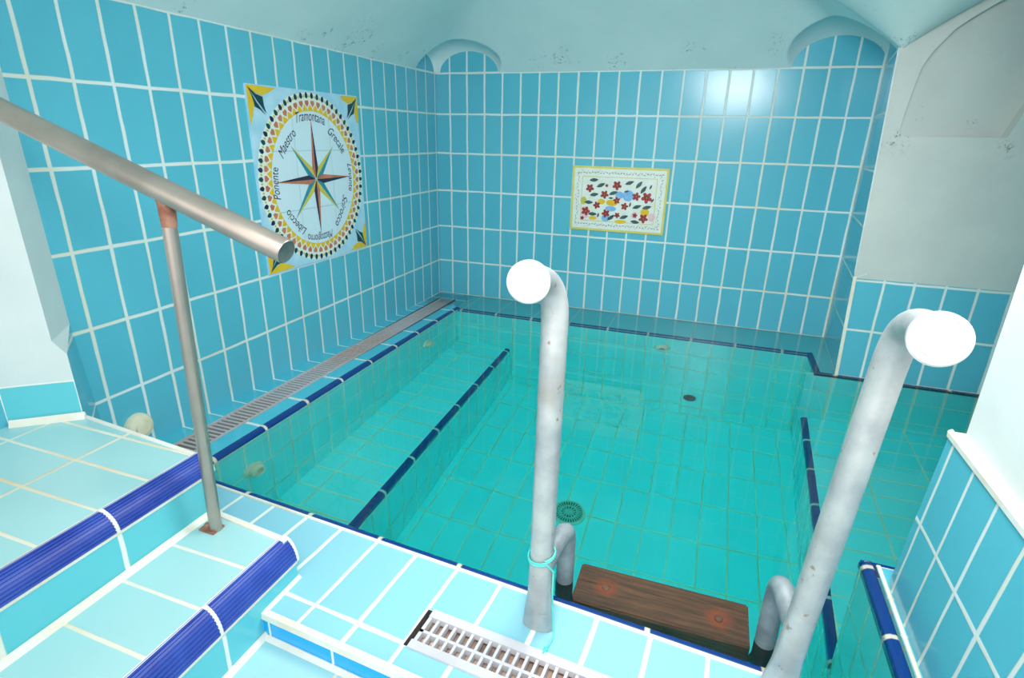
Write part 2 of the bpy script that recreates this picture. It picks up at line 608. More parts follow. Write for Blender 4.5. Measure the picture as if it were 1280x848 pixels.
for x0, x1 in ((0, .62), (1.60, 2.21)):
    for y0, y1 in ((-24, -12), (-12, 0)):
        m.face([(x0, y0, zl(y0)), (x1, y0, zl(y0)), (x1, y1, zl(y1)), (x0, y1, zl(y1))], 'ledge',
               (uv_ll if x0 < .5 else (lambda p: ((-p[1] - 1.25) / 2.0, 0.5))))
m.face([(.62, -1.4, zl(-1.4)), (1.6, -1.4, zl(-1.4)), (1.6, 0, zl(0)), (.62, 0, zl(0))], 'ledge', uv_ll)
for x in (.62, 1.60):
    m.face([(x, -24, -12.5), (x, -1.4, -12.5), (x, -1.4, -11.95), (x, -24, -11.95)], 'channel')
m.face([(.62, -24, -12.4), (1.6, -24, -12.4), (1.6, -1.4, -12.4), (.62, -1.4, -12.4)], 'channel')
struct(m.build('floor_ledge_left'), 'tiled overflow ledge along the left wall')

m = MB()
zb = -12.10
m.face([(2.12, 0, zb), (2.12, -2.68, zb), (19.9, -2.68, zb), (19.9, 0, zb)], 'wet', lambda p: ((p[0] - .66) / 2.01, 0.5))
m.face([(19.9, 0, zb), (19.9, -5.1, zb), (20.9, -5.1, zb), (20.9, 0, zb)], 'wet', lambda p: (0.5, 0.5))
struct(m.build('floor_ledge_back'), 'ledge along the back wall just under water')

# ---------------------------------------------------------------- pool shell (under water)
ZF, ZBN = -20.85, -17.0
m = MB()
m.face([(XL, -21.6, ZBN - .5), (XL, YBk, ZBN - .5), (XL, YBk, -12.06), (XL, -21.6, -12.06)], 'pool', lambda p: (-p[1] - 1.25 + .0, (p[2] + 12.1) / H))
struct(m.build('wall_pool_left'), 'left wall of the pool above the bench')
m = MB()
m.face([(XL, YBk, ZF), (20.0, YBk, ZF), (20.0, YBk, -12.1), (XL, YBk, -12.1)], 'pool', lambda p: (p[0] - .66, (p[2] + 12.1) / H))
struct(m.build('wall_pool_back'), 'back wall of the pool under water')
m = MB()
m.face([(yright(-2.9), -2.9, ZF - .1), (yright(-2.9), -5.15, ZF - .1), (yright(-2.9) + .06, -5.15, -12.1), (yright(-2.9) + .06, -2.9, -12.1)], 'pool', lambda p: (-p[1] - 2.9, (p[2] + 12.1) / H))
m.face([(yright(-5.1), -5.1, ZF - .1), (yright(-17.2), -17.2, ZF - .1), (yright(-17.2), -17.2, ZBN - .1), (yright(-5.1), -5.1, ZBN - .1)], 'pool', lambda p: (-p[1] - 6.9, (p[2] + 12.1) / H))
m.face([(19.5, YA - .1, ZBN - .3), (27, YA - .1, ZBN - .3), (27, YA - .1, -12.1), (19.5, YA - .1, -12.1)], 'pool', lambda p: (p[0] - 20.47, (p[2] + 12.1) / H))
m.face([(19.17, -17.15, ZF), (19.17, -23.5, ZF), (19.17, -23.5, -12.1), (19.17, -17.15, -12.1)], 'pool', lambda p: (-p[1] - 17.3, (p[2] + 12.1) / H))
m.face([(19.17, -17.15, ZF), (27, -17.15, ZF), (27, -17.15, -12.1), (19.17, -17.15, -12.1)], 'pool', lambda p: (p[0], (p[2] + 12.1) / H))
struct(m.build('wall_pool_right'), 'right wall of the pool with the alcove opening')
m = MB()
m.face([(2.2, yf(2.2) + .16, ZF), (19.3, yf(19.3) + .16, ZF), (19.3, yf(19.3) + .16, -12.1), (2.2, yf(2.2) + .16, -12.1)], 'pool', lambda p: (p[0] - .4, (p[2] + 12.1) / H))
struct(m.build('wall_pool_front'), 'front wall of the pool below the ladder')

m = MB()
m.face([(5.4, -22, ZF), (20.0, -22, ZF), (20.0, -2.8, ZF), (5.4, -2.8, ZF)], 'pool', lambda p: ((p[0] - .74) / 1.02, (-p[1] - 1.05) / 2.04))
struct(m.build('floor'), 'tiled turquoise pool floor')
XB = 5.52
m = MB()
m.face([(XL - .1, -22, ZBN), (XB - .18, -22, ZBN), (XB - .18, -2.8, ZBN), (XL - .1, -2.8, ZBN)], 'pool', lambda p: (-p[1] - .23, (p[0] - 3.33) / 1.98))
m.face([(XB, -22, ZF - .05), (XB, -2.8, ZF - .05), (XB, -2.8, ZBN - .2), (XB, -22, ZBN - .2)], 'pool', lambda p: (-p[1] - .35, (p[2] + 17.5) / H))
struct(m.build('floor_bench_left'), 'underwater bench along the left side')
m = MB()
m.face([(yright(-5.1) + .17, -5.0, ZBN), (yright(-17.2) + .17, -17.2, ZBN), (27, -17.2, ZBN), (27, -5.0, ZBN)], 'pool', lambda p: (-p[1] - .95, (p[0] - 21.43) / 2.0))
struct(m.build('floor_bench_alcove'), 'underwater bench inside the right alcove')

# navy trims
PRO = [(.08, -.3), (.08, .0), (.11, .03), (.22, .025), (.29, -.02), (.33, -.1), (.33, -.3)]
PROF = [(0, -.3), (0, .0), (.03, .035), (.1, .03), (.17, -.02), (.2, -.1), (.2, -.3)]


def trim(i, prof, A, B, ax, uvf, label):
    mm = MB()
    mm.sweep(prof, A, B, ax, (0, 0, 1), 'navy', uvf)
    return struct(mm.build('trim_%d' % i), label)


fu = Vector((1, SL, 0)).normalized()
fv = Vector((-SL, 1, 0)).normalized()
for k, (a, b) in enumerate(((-24, -12), (-12, -2.57))):
    trim(2 + k, PRO, (2.12, a, zl(a)), (2.12, b, zl(b)), (1, 0, 0), lambda p: ((-p[1] - 1.25) / 2.0, .5), 'navy bullnose trim along the left pool edge')
trim(4, PRO, (2.12, -2.58, -12.06), (19.98, -2.58, -12.06), (0, -1, 0), lambda p: ((p[0] - .66) / 2.01, .5), 'navy trim along the back pool edge')
trim(5, PRO, (20.1, -2.6, -12.06), (20.1, -5.0, -12.06), (-1, 0, 0), lambda p: (.5, .5), 'short navy trim where the pool edge steps to the alcove')
trim(6, [(0, -.3), (0, 0), (.1, .02), (.18, -.05), (.18, -.3)], (19.76, -4.97, -12.06), (27, -4.97, -12.06), (0, -1, 0), lambda p: ((p[0] - 20.55) / 2.0, .5), 'navy trim under the alcove dado')
trim(7, PROF, (2.12, yf(2.12), -11.98), (19.2, yf(19.2), -11.98), fv, lambda p: ((p[0] - .35) / 2.07, .5), 'navy trim along the front pool edge')
trim(8, PRO, (19.48, -17.12, -11.98), (19.48, -24, -11.98), (-1, 0, 0), lambda p: ((-p[1] - 17.32) / 2.0, .5), 'navy trim along the right pedestal edge')
trim(9, [(0, -.3), (0, .0), (.05, .03), (.1, -.02), (.1, -.3)], (19.17, -17.2, -11.98), (27, -17.2, -11.98), (0, 1, 0), lambda p: ((p[0] - 19.3) / 2.0, .5), 'thin navy trim at the pedestal corner')
trim(10, PRO, (XB - .32, -22, ZBN), (XB - .32, -2.9, ZBN), (1, 0, 0), lambda p: ((-p[1] - 1.15) / 2.05, .5), 'navy trim along the left bench under water')
trim(11, PRO, (yright(-5.1) + .3, -5.1, ZBN), (yright(-17.2) + .3, -17.2, ZBN), (-1, 0, 0), lambda p: ((-p[1] - .9) / 2.03, .5), 'navy trim along the alcove bench under water')

# pedestal strip beside the right wall
m = MB()
m.face([(19.46, -17.2, -11.98), (19.46, -24, -11.98), (27, -24, -11.98), (27, -17.2, -11.98)], 'ledge', lambda p: (-p[1] - .2, .5))
m.sweep([(0, 0), (.1, .0), (.07, .03), (.0, .03)], (19.47, -17.2, -11.98), (19.47, -24, -11.98), (1, 0, 0), (0, 0, 1), 'grout')
struct(m.build('floor_pedestal'), 'narrow tiled strip at the foot of the near right wall')

# ---------------------------------------------------------------- front deck
ang = math.atan(SL)


def dk(u, v, z=-11.98):      # deck frame: u along the pool edge from x=2.45, v towards the stairs
    o = Vector((2.45, yf(2.45), z))
    return o + fu * u - fv * v


def uv_dk(p):
    d = Vector(p) - Vector((2.45, yf(2.45), 0))
    d.z = 0
    return ((d.dot(fu) - 4.09) / 1.05, d.dot(-fv) / 2.1)


m = MB()
U0, U1 = -2.5, 17.1
G0, GV0, GV1 = 8.30, 1.24, 2.14
m.face([dk(U0, 0), dk(U0, GV0), dk(U1, GV0), dk(U1, 0)], 'deck', uv_dk)
m.face([dk(U0, GV0), dk(U0, GV1), dk(G0, GV1), dk(G0, GV0)], 'deck', uv_dk)
m.face([dk(U0, GV1), dk(U0, 2.66), dk(U1, 2.66), dk(U1, GV1)], 'deck', uv_dk)
for a, b in ((dk(G0, GV0, 0), dk(G0, GV1, 0)), (dk(G0, GV0, 0), dk(U1, GV0, 0)), (dk(G0, GV1, 0), dk(U1, GV1, 0))):
    m.face([(a.x, a.y, -12.6), (b.x, b.y, -12.6), (b.x, b.y, -11.98), (a.x, a.y, -11.98)], 'channel')
m.face([dk(G0, GV0, -12.22), dk(G0, GV1, -12.22), dk(U1, GV1, -12.22), dk(U1, GV0, -12.22)], 'gravel')
m.sweep([(-.06, .0), (-.05, .025), (0.0, .03), (.02, .02), (.02, 0)], dk(U0, 0), dk(U1, 0), fv, (0, 0, 1), 'grout')
m.sweep([(-.11, 0), (-.09, .04), (.03, .03), (.05, -.1), (-.1, -.1)], dk(U0, 2.68), dk(U1, 2.68), -fv, (0, 0, 1), 'grout')
m.face([dk(U0, 2.7, -12.08), dk(U1, 2.7, -12.08), dk(U1, 2.7, -12.6), dk(U0, 2.7, -12.6)], 'azure', lambda p: ((p[0] - 7.8) / 1.55, .5))
struct(m.build('floor_deck'), 'pale aqua tiled deck in front of the ladder')

m = MB()
m.face([dk(-1, 2.6, -12.5), dk(-1, 16, -12.5), dk(17.1, 16, -12.5), dk(17.1, 2.6, -12.5)], 'step', lambda p: (uv_dk(p)[0] / 1.9 + .4, uv_dk(p)[1] + .72))
m.sweep([(0, 0), (.12, 0), (.02, .05), (0, .04)], dk(0, 2.7, -12.5), dk(17.1, 2.7, -12.5), -fv, (0, 0, 1), 'grout')
struct(m.build('floor_lower'), 'pale tiled landing at the foot of the steps')

# ---------------------------------------------------------------- steps
XU, ZU, XEU = 5.32, -9.75, 4.97          # upper riser plane, tread height, nosing start
XW, ZW, XEW = 7.65, -11.05, 7.36
NZU, NZW = -10.12, -11.56


def yu(x):
    return -21.42 - 0.085 * (x - 1)


def yw(x):
    return -21.88 - 0.09 * (x - 5.3)


YN = -36
m = MB()
m.face([(-.1, yu(0), ZU), (XEU, yu(XEU), ZU), (XEU, YN, ZU), (-.1, YN, ZU)], 'step', lambda p: ((XEU - p[0]) / 2.17, (-p[1] - 21.85) / 1.035))
m.face([(XU, yu(XU), ZW - .1), (XU, YN, ZW - .1), (XU, YN, NZU), (XU, yu(XU), NZU)], 'riser', lambda p: ((-p[1] - 21.82) / 2.08, (p[2] + 11.07) / .95))
m.face([(-.1, yu(0), -13), (XU, yu(XU), -13), (XU, yu(XU), NZU), (XEU, yu(XEU), ZU), (-.1, yu(0), ZU)], 'riser', lambda p: (.5, .5))
m.sweep([(0, 0), (.1, 0), (.1, .03), (0, .03)], (-.1, yu(0), ZU - .01), (XEU, yu(XEU), ZU - .01), (0, -1, 0), (0, 0, 1), 'grout')
m.sweep([(0, -.02), (XU - XEU - .04, -.37), (0, -.37)], (XEU, yu(XEU), ZU), (XEU, YN, ZU), (1, 0, 0), (0, 0, 1), 'grout')
struct(m.build('floor_step_upper'), 'upper stair tread and riser in aqua tile')
m = MB()
m.face([(XU, yw(XU), ZW), (XEW, yw(XEW), ZW), (XEW, YN, ZW), (XU, YN, ZW)], 'step', lambda p: ((p[0] - XU - .03) / 2.03, (-p[1] - 23.05) / 1.06))
m.face([(XW, yw(XW), -12.6), (XW, YN, -12.6), (XW, YN, NZW), (XW, yw(XW), NZW)], 'riser', lambda p: ((-p[1] - 21.98) / 2.03, (p[2] + 12.52) / .98))
m.face([(XU, yw(XU), -12.6), (XW, yw(XW), -12.6), (XW, yw(XW), NZW), (XEW, yw(XEW), ZW), (XU, yw(XU), ZW)], 'riser', lambda p: (.5, .5))
m.sweep([(-.02, -.05), (.14, -.03), (.13, .035), (.02, .05)], (XU, yw(XU), ZW), (XEW + .15, yw(XEW + .15), ZW), (0, -1, 0), (0, 0, 1), 'grout')
m.sweep([(0, 0), (.14, 0), (.03, .1), (0, .08)], (XU, yw(XU), ZW), (XU, YN, ZW), (1, 0, 0), (0, 0, 1), 'grout')
m.sweep([(0, 0), (.12, 0), (.02, .08), (0, .07)], (XW, yw(XW) - 1, -12.5), (XW, YN, -12.5), (1, 0, 0), (0, 0, 1), 'grout')
m.sweep([(0, 0), (.08, 0), (.02, .06), (0, .05)], (XW, yw(XW) + .02, -11.98), (XW, -23.1, -11.98), (1, 0, 0), (0, 0, 1), 'grout')
m.sweep([(0, -.02), (XW - XEW - .04, -.51), (0, -.51)], (XEW, yw(XEW), ZW), (XEW, YN, ZW), (1, 0, 0), (0, 0, 1), 'grout')
struct(m.build('floor_step_lower'), 'lower stair tread and riser in aqua tile')


def nose_beads(xe, xf, zt_, zb_, joints, yend):
    mm = MB()
    n = 24
    prof = [(math.sin(k / n * math.pi / 2) * (xf - xe + .035), zb_ - zt_ + math.cos(k / n * math.pi / 2) * (zt_ - zb_ + .042)) for k in range(n + 1)] + [(0, zb_ - zt_)]
    for a, b in joints:
        mm.sweep(prof, (xe, a + .005, zt_), (xe, b - .005, zt_), (1, 0, 0), (0, 0, 1), 'grout')
    mm.sweep(prof, (xe, yend + .07, zt_), (xe, yend + .005, zt_), (1, 0, 0), (0, 0, 1), 'grout')
    mm.sweep([(-.05, 0), (-.03, .028), (.03, .03), (.03, 0)], (xe - .0, yend, zt_), (xe, -36, zt_), (1, 0, 0), (0, 0, 1), 'grout')
    mm.sweep([(0, -.05), (.03, -.05), (.04, .01), (0, .02)], (xf - .005, yend, zb_), (xf - .005, -36, zb_), (1, 0, 0), (0, 0, 1), 'grout')
    return mm


def nosing(i, xe, xf, zt_, zb_, ya, yb, label):
    n, prof = 90, []
    for k in range(n + 1):
        t = k / n * math.pi / 2
        ph = k / n * 10
        rib = 0.022 * (1 if (ph % 1) < .62 else 0) if 0.15 < k / n < .97 else 0.0
        ex, ez = (xf - xe + .02), (zt_ - zb_ + .03)
        prof.append((math.sin(t) * (ex + rib), zb_ - zt_ + math.cos(t) * (ez + rib)))
    prof.append((0, zb_ - zt_))
    mm = MB()
    mm.sweep(prof, (xe, ya, zt_), (xe, yb, zt_), (1, 0, 0), (0, 0, 1), 'nosing')
    return struct(mm.build('trim_%d' % i), label)


for k, (a, b) in enumerate(((yu(5.2), -23.88), (-23.95, -25.97), (-26.04, -28.1), (-28.17, -30.2), (-30.27, -36))):
    nosing(20 + k, XEU, XU, ZU, NZU, a, b, 'ribbed blue nosing on the upper step')
for k, (a, b) in enumerate(((yw(7.5) - .02, -24.03), (-24.1, -26.1), (-26.17, -28.2), (-28.27, -36))):
    nosing(30 + k, XEW, XW, ZW, NZW, a, b, 'ribbed blue nosing on the lower step')

struct(nose_beads(XEU, XU, ZU, NZU, ((-23.88, -23.95), (-25.97, -26.04), (-28.1, -28.17), (-30.2, -30.27)), yu(5.2)).build('trim_40'), 'white grout joints round the upper nosing')
struct(nose_beads(XEW, XW, ZW, NZW, ((-24.03, -24.1), (-26.1, -26.17), (-28.2, -28.27)), yw(7.5) - .02).build('trim_41'), 'white grout joints round the lower nosing')

# ---------------------------------------------------------------- water
m = MB()
x0, x1, y0, y1, zw, zf = -.1, 26.9, -23.2, -.0, -12.03, -20.95
outl = [(x0, y1), (x0, -19.9), (2.3, yf(2.3) + .1), (19.3, yf(19.3) + .1), (19.3, -17.22), (26.9, -17.22), (26.9, -5.0), (20.7, -5.0), (20.9, y1)]
m.face([(x, y, zw) for x, y in outl], 'water')
m.face([(x, y, zf) for x, y in reversed(outl)], 'water')
for i in range(len(outl)):
    a, b = outl[i], outl[(i + 1) % len(outl)]
    m.face([(a[0], a[1], zw), (a[0], a[1], zf), (b[0], b[1], zf), (b[0], b[1], zw)], 'water')
w = m.build('water', smooth=10)
w['kind'] = 'stuff'
w['label'] = 'clear turquoise water filling the tiled pool'
w['category'] = 'water'


# ---------------------------------------------------------------- drain grates
def grating_long():
    t = thing('drain_grate', 'long narrow slotted overflow grate in the ledge along the left wall', 'drain grate', (1.1, -11, -11.95))
    m = MB()
    ya, yb = -23.0, -1.42
    zt = lambda y: zl(y) + .015
    n = 118
    for x0, x1 in ((.63, .73), (1.49, 1.59)):
        for a, b in ((ya, -12), (-12, yb)):
            m.raw([(x0, a, zt(a)), (x1, a, zt(a)), (x1, b, zt(b)), (x0, b, zt(b)), (x0, a, zt(a) - .2), (x1, a, zt(a) - .2), (x1, b, zt(b) - .2), (x0, b, zt(b) - .2)],
                  [(0, 1, 2, 3), (4, 7, 6, 5), (0, 4, 5, 1), (1, 5, 6, 2), (2, 6, 7, 3), (3, 7, 4, 0)], 'gratep')
    for k in range(n + 1):
        y = ya + (yb - ya) * k / n
        m.box((.7, y - .045, zt(y) - .16), (1.52, y + .045, zt(y) - .012), 'gratep')
    m.build('grating', t)
    m = MB()
    m.face([(.73, ya, -12.33), (1.49, ya, -12.33), (1.49, yb, -12.33), (.73, yb, -12.33)], 'channel')
    m.build('channel', t)


grating_long()


def grating_front():
    c = dk(12, 1.7)
    t = thing('drain_grate', 'pale double-row slotted grate in the front deck beside the ladder foot', 'drain grate', c)
    m = MB()
    up = Vector((0, 0, 1))
    ua, ub = G0 + .12, 16.9

    def bar(u0, v0, u1, v1, zt=.02, h=.14):
        o = dk(u0, v0, -11.98 + zt - h)
        m.obox(o, fu * (u1 - u0), -fv * (v1 - v0), up * h, 'gratew')
    bar(ua, GV0 - .02, ub, GV0 + .17, .045)
    bar(ua - .02, GV1 - .15, ub, GV1 + .03, .045)
    bar(ua, GV0 + .47, ub, GV0 + .53, .02)
    bar(ua, GV0 + .1, ua + .07, GV1 - .1, .02)
    n = int((ub - ua) / .188)
    for k in range(1, n):
        u = ua + .188 * k
        bar(u, GV0 + .1, u + .055, GV1 - .1, .012)
    m.build('grating', t)


grating_front()

# ---------------------------------------------------------------- handrail by the stairs
PB = (5.88, -22.37, -11.05)
t = thing('handrail', 'sloping brushed steel handrail on one post beside the stairs', 'handrail', PB)
d = Vector((8.61 - 2.56, 0, -4.86 + 2.78))
P1 = Vector((8.61, -22.37, -4.86))
P0 = P1 - d * (8.61 - 0.0) / d.x
m = MB()
m.tube([P0, P0.lerp(P1, .5), P1 - d.normalized() * .02, P1], [.205, .205, .205, .19], 'steel', 32, caps=False)
bar = m.build('bar', t, 40)
m = MB()
m.lathe(P1, d, [(.19, -.01), (.185, 0), (.15, -.012), (0.001, -.012)], 'steelend', 32)
m.build('end_cap', bar, 40)['label'] = 'dull grey end disc of the rail'
m = MB()
PT = P0.lerp(P1, (6.2 - P0.x) / (P1.x - P0.x)) - Vector((0, 0, .1))
m.tube([PB, Vector(PB).lerp(PT, .5), PT], .122, 'steel', 20)
post = m.build('post', t, 40)
m = MB()
dpost = (PT - Vector(PB)).normalized()
m.tube([PT - dpost * .5, PT - dpost * .3, PT - dpost * .12, PT - dpost * .02], [.123, .135, .14, .16], 'rust', 20)
m.build('rusty_weld', post, 40)['label'] = 'rusty weld under the rail'
m = MB()
m.box((PB[0] - .3, PB[1] - .17, ZW + .002), (PB[0] + .1, PB[1] + .13, ZW + .045), 'rust')
m.lathe((PB[0] - .2, PB[1] - .02, ZW + .04), (0, 0, 1), [(.075, 0), (.075, .05), (.05, .075), (0, .08)], 'rust', 12)
m.build('base_plate', t)['label'] = 'small rusty base plate with a bolt'

# ---------------------------------------------------------------- pool ladder
t = thing('pool_ladder', 'galvanised pipe pool ladder with white end caps and a wooden tread', 'ladder', (15, -21.4, -11.98))


def bez(p0, p1, p2, p3, n):
    r = []
    for i in range(n + 1):
        s = i / n
        r.append(((1 - s) ** 3) * Vector(p0) + 3 * s * (1 - s) ** 2 * Vector(p1) + 3 * s * s * (1 - s) * Vector(p2) + s ** 3 * Vector(p3))
    return r


def ladder_side(base, top, cap, br, wl, tr, capdir):
    base, top, cap = Vector(base), Vector(top), Vector(cap)
    m = MB()
    up = (top - base).normalized()
    cd = Vector(capdir).normalized()
    pth = [base, base + up * .35, base + up * .75, base + up * 1.6, base.lerp(top, .5), top]
    k = (cap - top).length * .55
    curve = bez(top, top + up * k, cap - cd * k, cap, 14)[1:]
    pth += curve
    n = len(pth)
    rad = [.215] * n
    sq = [(1, 1)] * n
    sq[0] = (.72, 1.42)
    sq[1] = (.78, 1.3)
    sq[2] = (.94, 1.08)
    m.tube(pth, rad, 'galv', 28, True, sq)
    rail = m.build('rail', t, 40)
    m = MB()
    m.lathe(cap, cd, [(.235, -.18), (.29, -.17), (.3, -.12), (.3, -.03), (.275, .0), (.235, .012), (.225, -.004), (.205, -.004), (.195, .014), (.1, .03), (.001, .034)], 'white', 48)
    ec = m.build('end_cap', rail, 30)
    ec['label'] = 'round white plastic end cap'
    m = MB()
    m.lathe(cap, cd, [(.228, .0), (.228, .006), (.203, .006), (.203, .0)], 'red', 48)
    # red shows only along part of the groove
    keep = []
    seg = 48
    m.f = [f for i, f in enumerate(m.f) if (i % seg) in (list(range(3, 12)) + list(range(28, 36)))]
    m.uv = [[(.5, .5)] * 4 for _ in m.f]
    m.mi = [0] * len(m.f)
    m.build('groove_mark', rail)
    # branch: leaves the rail, bends over the edge and drops to the water
    br, wl = Vector(br), Vector(wl)
    top_pt = Vector((wl.x, wl.y, br.z))
    m = MB()
    p = [br, br.lerp(top_pt, .35)] + bez(br.lerp(top_pt, .35), top_pt + Vector((0, 0, .1)), top_pt + Vector((0, 0, -.05)), Vector((wl.x, wl.y, br.z - .75)), 12)[1:] + [wl + Vector((0, 0, .06)), wl + Vector((0, 0, .01))]
    m.tube(p, .185, 'galvdark', 24)
    bp = m.build('branch_pipe', t, 40)
    bp['label'] = 'bent grey pipe reaching over the pool edge'
    m = MB()
    tr = Vector(tr)
    m.tube([wl + Vector((0, 0, .01)), wl - Vector((0, 0, .6)), tr + Vector((0, 0, .25)), tr - Vector((0, .0, .5)), tr - Vector((0, .02, .95))], [.19, .19, .19, .18, .15], 'darkpipe', 20)
    m.build('lower_pipe', t, 40)['label'] = 'pipe below the waterline, coloured dark for shade'
    m = MB()
    y_w = yf(tr.x) + .2
    a = tr - Vector((0, .02, .85))
    if tr.x > 15:
        m2 = MB()
        m2.tube([tr + Vector((-.1, 0, .35)), tr + Vector((.25, -.1, .3)), tr + Vector((.5, -.2, .26)), tr + Vector((.75, -.3, .2))], [.07, .1, .14, .12], 'darkpipe', 16)
        m2.build('side_stop', t, 40)['label'] = 'dark tapered stop under the step'
    m.tube([a + Vector((0, .1, 0)), Vector((a.x, (a.y + y_w) / 2, a.z - .05)), Vector((a.x, y_w + .12, a.z - .08)), Vector((a.x, y_w + .02, a.z - .08))], [.12, .15, .19, .12], 'darkpipe', 16)
    m.build('rubber_foot', t, 40)
    return rail


ladder_side((12.81, -21.47, -11.97), (12.85, -21.47, -5.75), (12.72, -22.5, -4.90), (12.82, -21.47, -10.62), (12.98, -20.07, -12.03), (13.02, -20.0, -13.4), (.18, -1, .12))
ladder_side((17.06, -21.42, -11.97), (17.40, -21.42, -5.85), (17.40, -22.75, -4.98), (17.12, -21.42, -10.5), (16.97, -20.27, -12.03), (16.95, -20.1, -13.4), (-.12, -1, .12))
# tread (built around its own centre so that the grain runs along it)
tc = Vector((14.97, -19.3, -13.42))
tr = thing('tmp', 'x', 'x', tc)
bm = bmesh.new()
bmesh.ops.create_cube(bm, size=1)
for v in bm.verts:
    v.co = Vector((v.co.x * .372, v.co.y * .118, v.co.z * .066))
    if v.co.x > 0:
        v.co.y += .004
bmesh.ops.bevel(bm, geom=bm.edges[:], offset=.004, segments=2, affect='EDGES')
me = bpy.data.meshes.new('tread')
bm.to_mesh(me)
bm.free()
me.materials.append(M['wood'])
bpy.data.objects.remove(tr)
tread = bpy.data.objects.new('tread', me)
COL.objects.link(tread)
tread.parent = t
tread.location = T(tc) - t.location
tread['label'] = 'wet dark brown wooden board with rusty bolt stains'
for bx in (-1.18, 1.25):
    m = MB()
    m.lathe((tc.x + bx, tc.y, tc.z + .325), (0, 0, 1), [(.09, 0), (.09, .03), (.06, .06), (0, .07)], 'rust', 14)
    m.build('bolt', tread)

# turquoise cord round the left ladder rail
rx, ry = 12.82, -21.47
pth = []
for k in range(0, 57):
    a = math.radians(-60 + k * 13)
    pth.append((rx + .245 * math.cos(a), ry + .245 * math.sin(a), -10.22 + .05 * math.sin(a * 1.0 + 1) - .0016 * k))
ex, ey, ez = pth[-1]
pth += [(rx + .26, ry - .1, -10.5), (rx + .27, ry - .12, -11.0), (rx + .31, ry - .14, -11.5), (rx + .36, ry - .2, -11.9), (rx + .33, ry - .36, -11.945), (rx + .3, ry - .5, -11.945)]
m = MB()
m.tube(pth, .017, 'cord', 8)
m.tube([(rx + .3, ry - .48, -11.945), (rx + .27, ry - .62, -11.95)], [.045, .02], 'cord', 8)
tag(m.build('cord', None, 60), 'thin turquoise cord knotted round the ladder rail nearer the stairs', 'cord')


# ---------------------------------------------------------------- pool fittings
def jet(loc, axis, label):
    t = thing('pool_jet', label, 'pool fitting', loc, 'inlet jets in the pool walls')
    m = MB()
    m.lathe(loc, axis, [(.38, 0), (.38, .05), (.34, .1), (.26, .11)], 'cream', 32)
    m.build('flange', t, 40)
    m = MB()
    m.lathe(loc, axis, [(.28, .08), (.27, .26), (.23, .3), (.15, .28), (.14, .12)], 'cream', 32)
    nz = m.build('nozzle', t, 40)
    m = MB()
    m.lathe(loc, axis, [(.145, .13), (0.001, .13)], 'dark', 24)
    m.build('bore', nz)


jet((XL, -18.05, -14.0), (1, 0, 0), 'cream ring jet in the left pool wall beside the handrail post')
jet((XL, -6.5, -14.1), (1, 0, 0), 'cream ring jet in the left pool wall near the back corner')
jet((13.46, -2.9, -13.7), (0, -1, 0), 'cream ring jet in the back pool wall, below the navy trim')
t = thing('suction_fitting', 'small dark round fitting low on the back pool wall', 'pool fitting', (15.05, -2.9, -19.2))
m = MB()
m.lathe((15.05, -2.9, -19.2), (0, -1, 0), [(.3, 0), (.29, .06), (.24, .09), (.22, .05)], 'darkpipe', 28)
m.build('collar', t, 40)
m = MB()
m.lathe((15.05, -2.9, -19.2), (0, -1, 0), [(.22, .05), (.001, .05)], 'dark', 28)
m.build('bore', t)

# floor drain
dc = (11.14, -11.34, ZF)
t = thing('floor_drain', 'round dark green slotted drain cover in the pool floor', 'drain', dc)
m = MB()
m.lathe(dc, (0, 0, 1), [(.66, 0), (.65, .06), (.6, .09), (.57, .07)], 'cream', 48)
m.build('rim', t, 40)
m = MB()
m.lathe(dc, (0, 0, 1), [(.58, .02), (.001, .02)], 'dgdark', 48)
m.build('well', t)
m = MB()
for r0, r1 in ((.54, .59), (.30, .345), (.0, .08)):
    m.lathe(dc, (0, 0, 1), [(r1, .03), (r1, .085), (max(r0, .001), .09), (max(r0, .001), .03)], 'dgreen', 48)
for r0, r1, n, wd in ((.32, .56, 30, .042), (.06, .32, 14, .05)):
    for k in range(n):
        a = 2 * math.pi * k / n
        c, s = math.cos(a), math.sin(a)
        m.obox((dc[0] + c * r0 + s * wd / 2, dc[1] + s * r0 - c * wd / 2, ZF + .03), (c * (r1 - r0), s * (r1 - r0), 0), (-s * wd, c * wd, 0), (0, 0, .052), 'dgreen')
m.build('grating', t)

# cream cap on the left wall
t = thing('wall_cap', 'round cream plastic cap low on the left wall behind the upper step', 'pipe cap', (0, -19.6, -11.2))
m = MB()
m.lathe((0, -19.6, -11.2), (1, 0, 0), [(.4, 0), (.4, .12), (.36, .2), (.22, .24)], 'cream', 40)
m.build('disc', t, 40)
m = MB()
m.lathe((0, -19.6, -11.2), (1, 0, 0), [(.22, .22), (.2, .3), (.001, .31)], 'cream', 32)
m.build('hub', t, 40)


# ---------------------------------------------------------------- compass panel on the left wall
YC, ZC = -10.65, -4.80
t = thing('compass_tile_picture', 'square glazed tile panel with a compass rose on the left wall', 'tile panel', (0, YC, ZC))


def cp(x, y, h):
    return (h, YC + x, ZC + y)


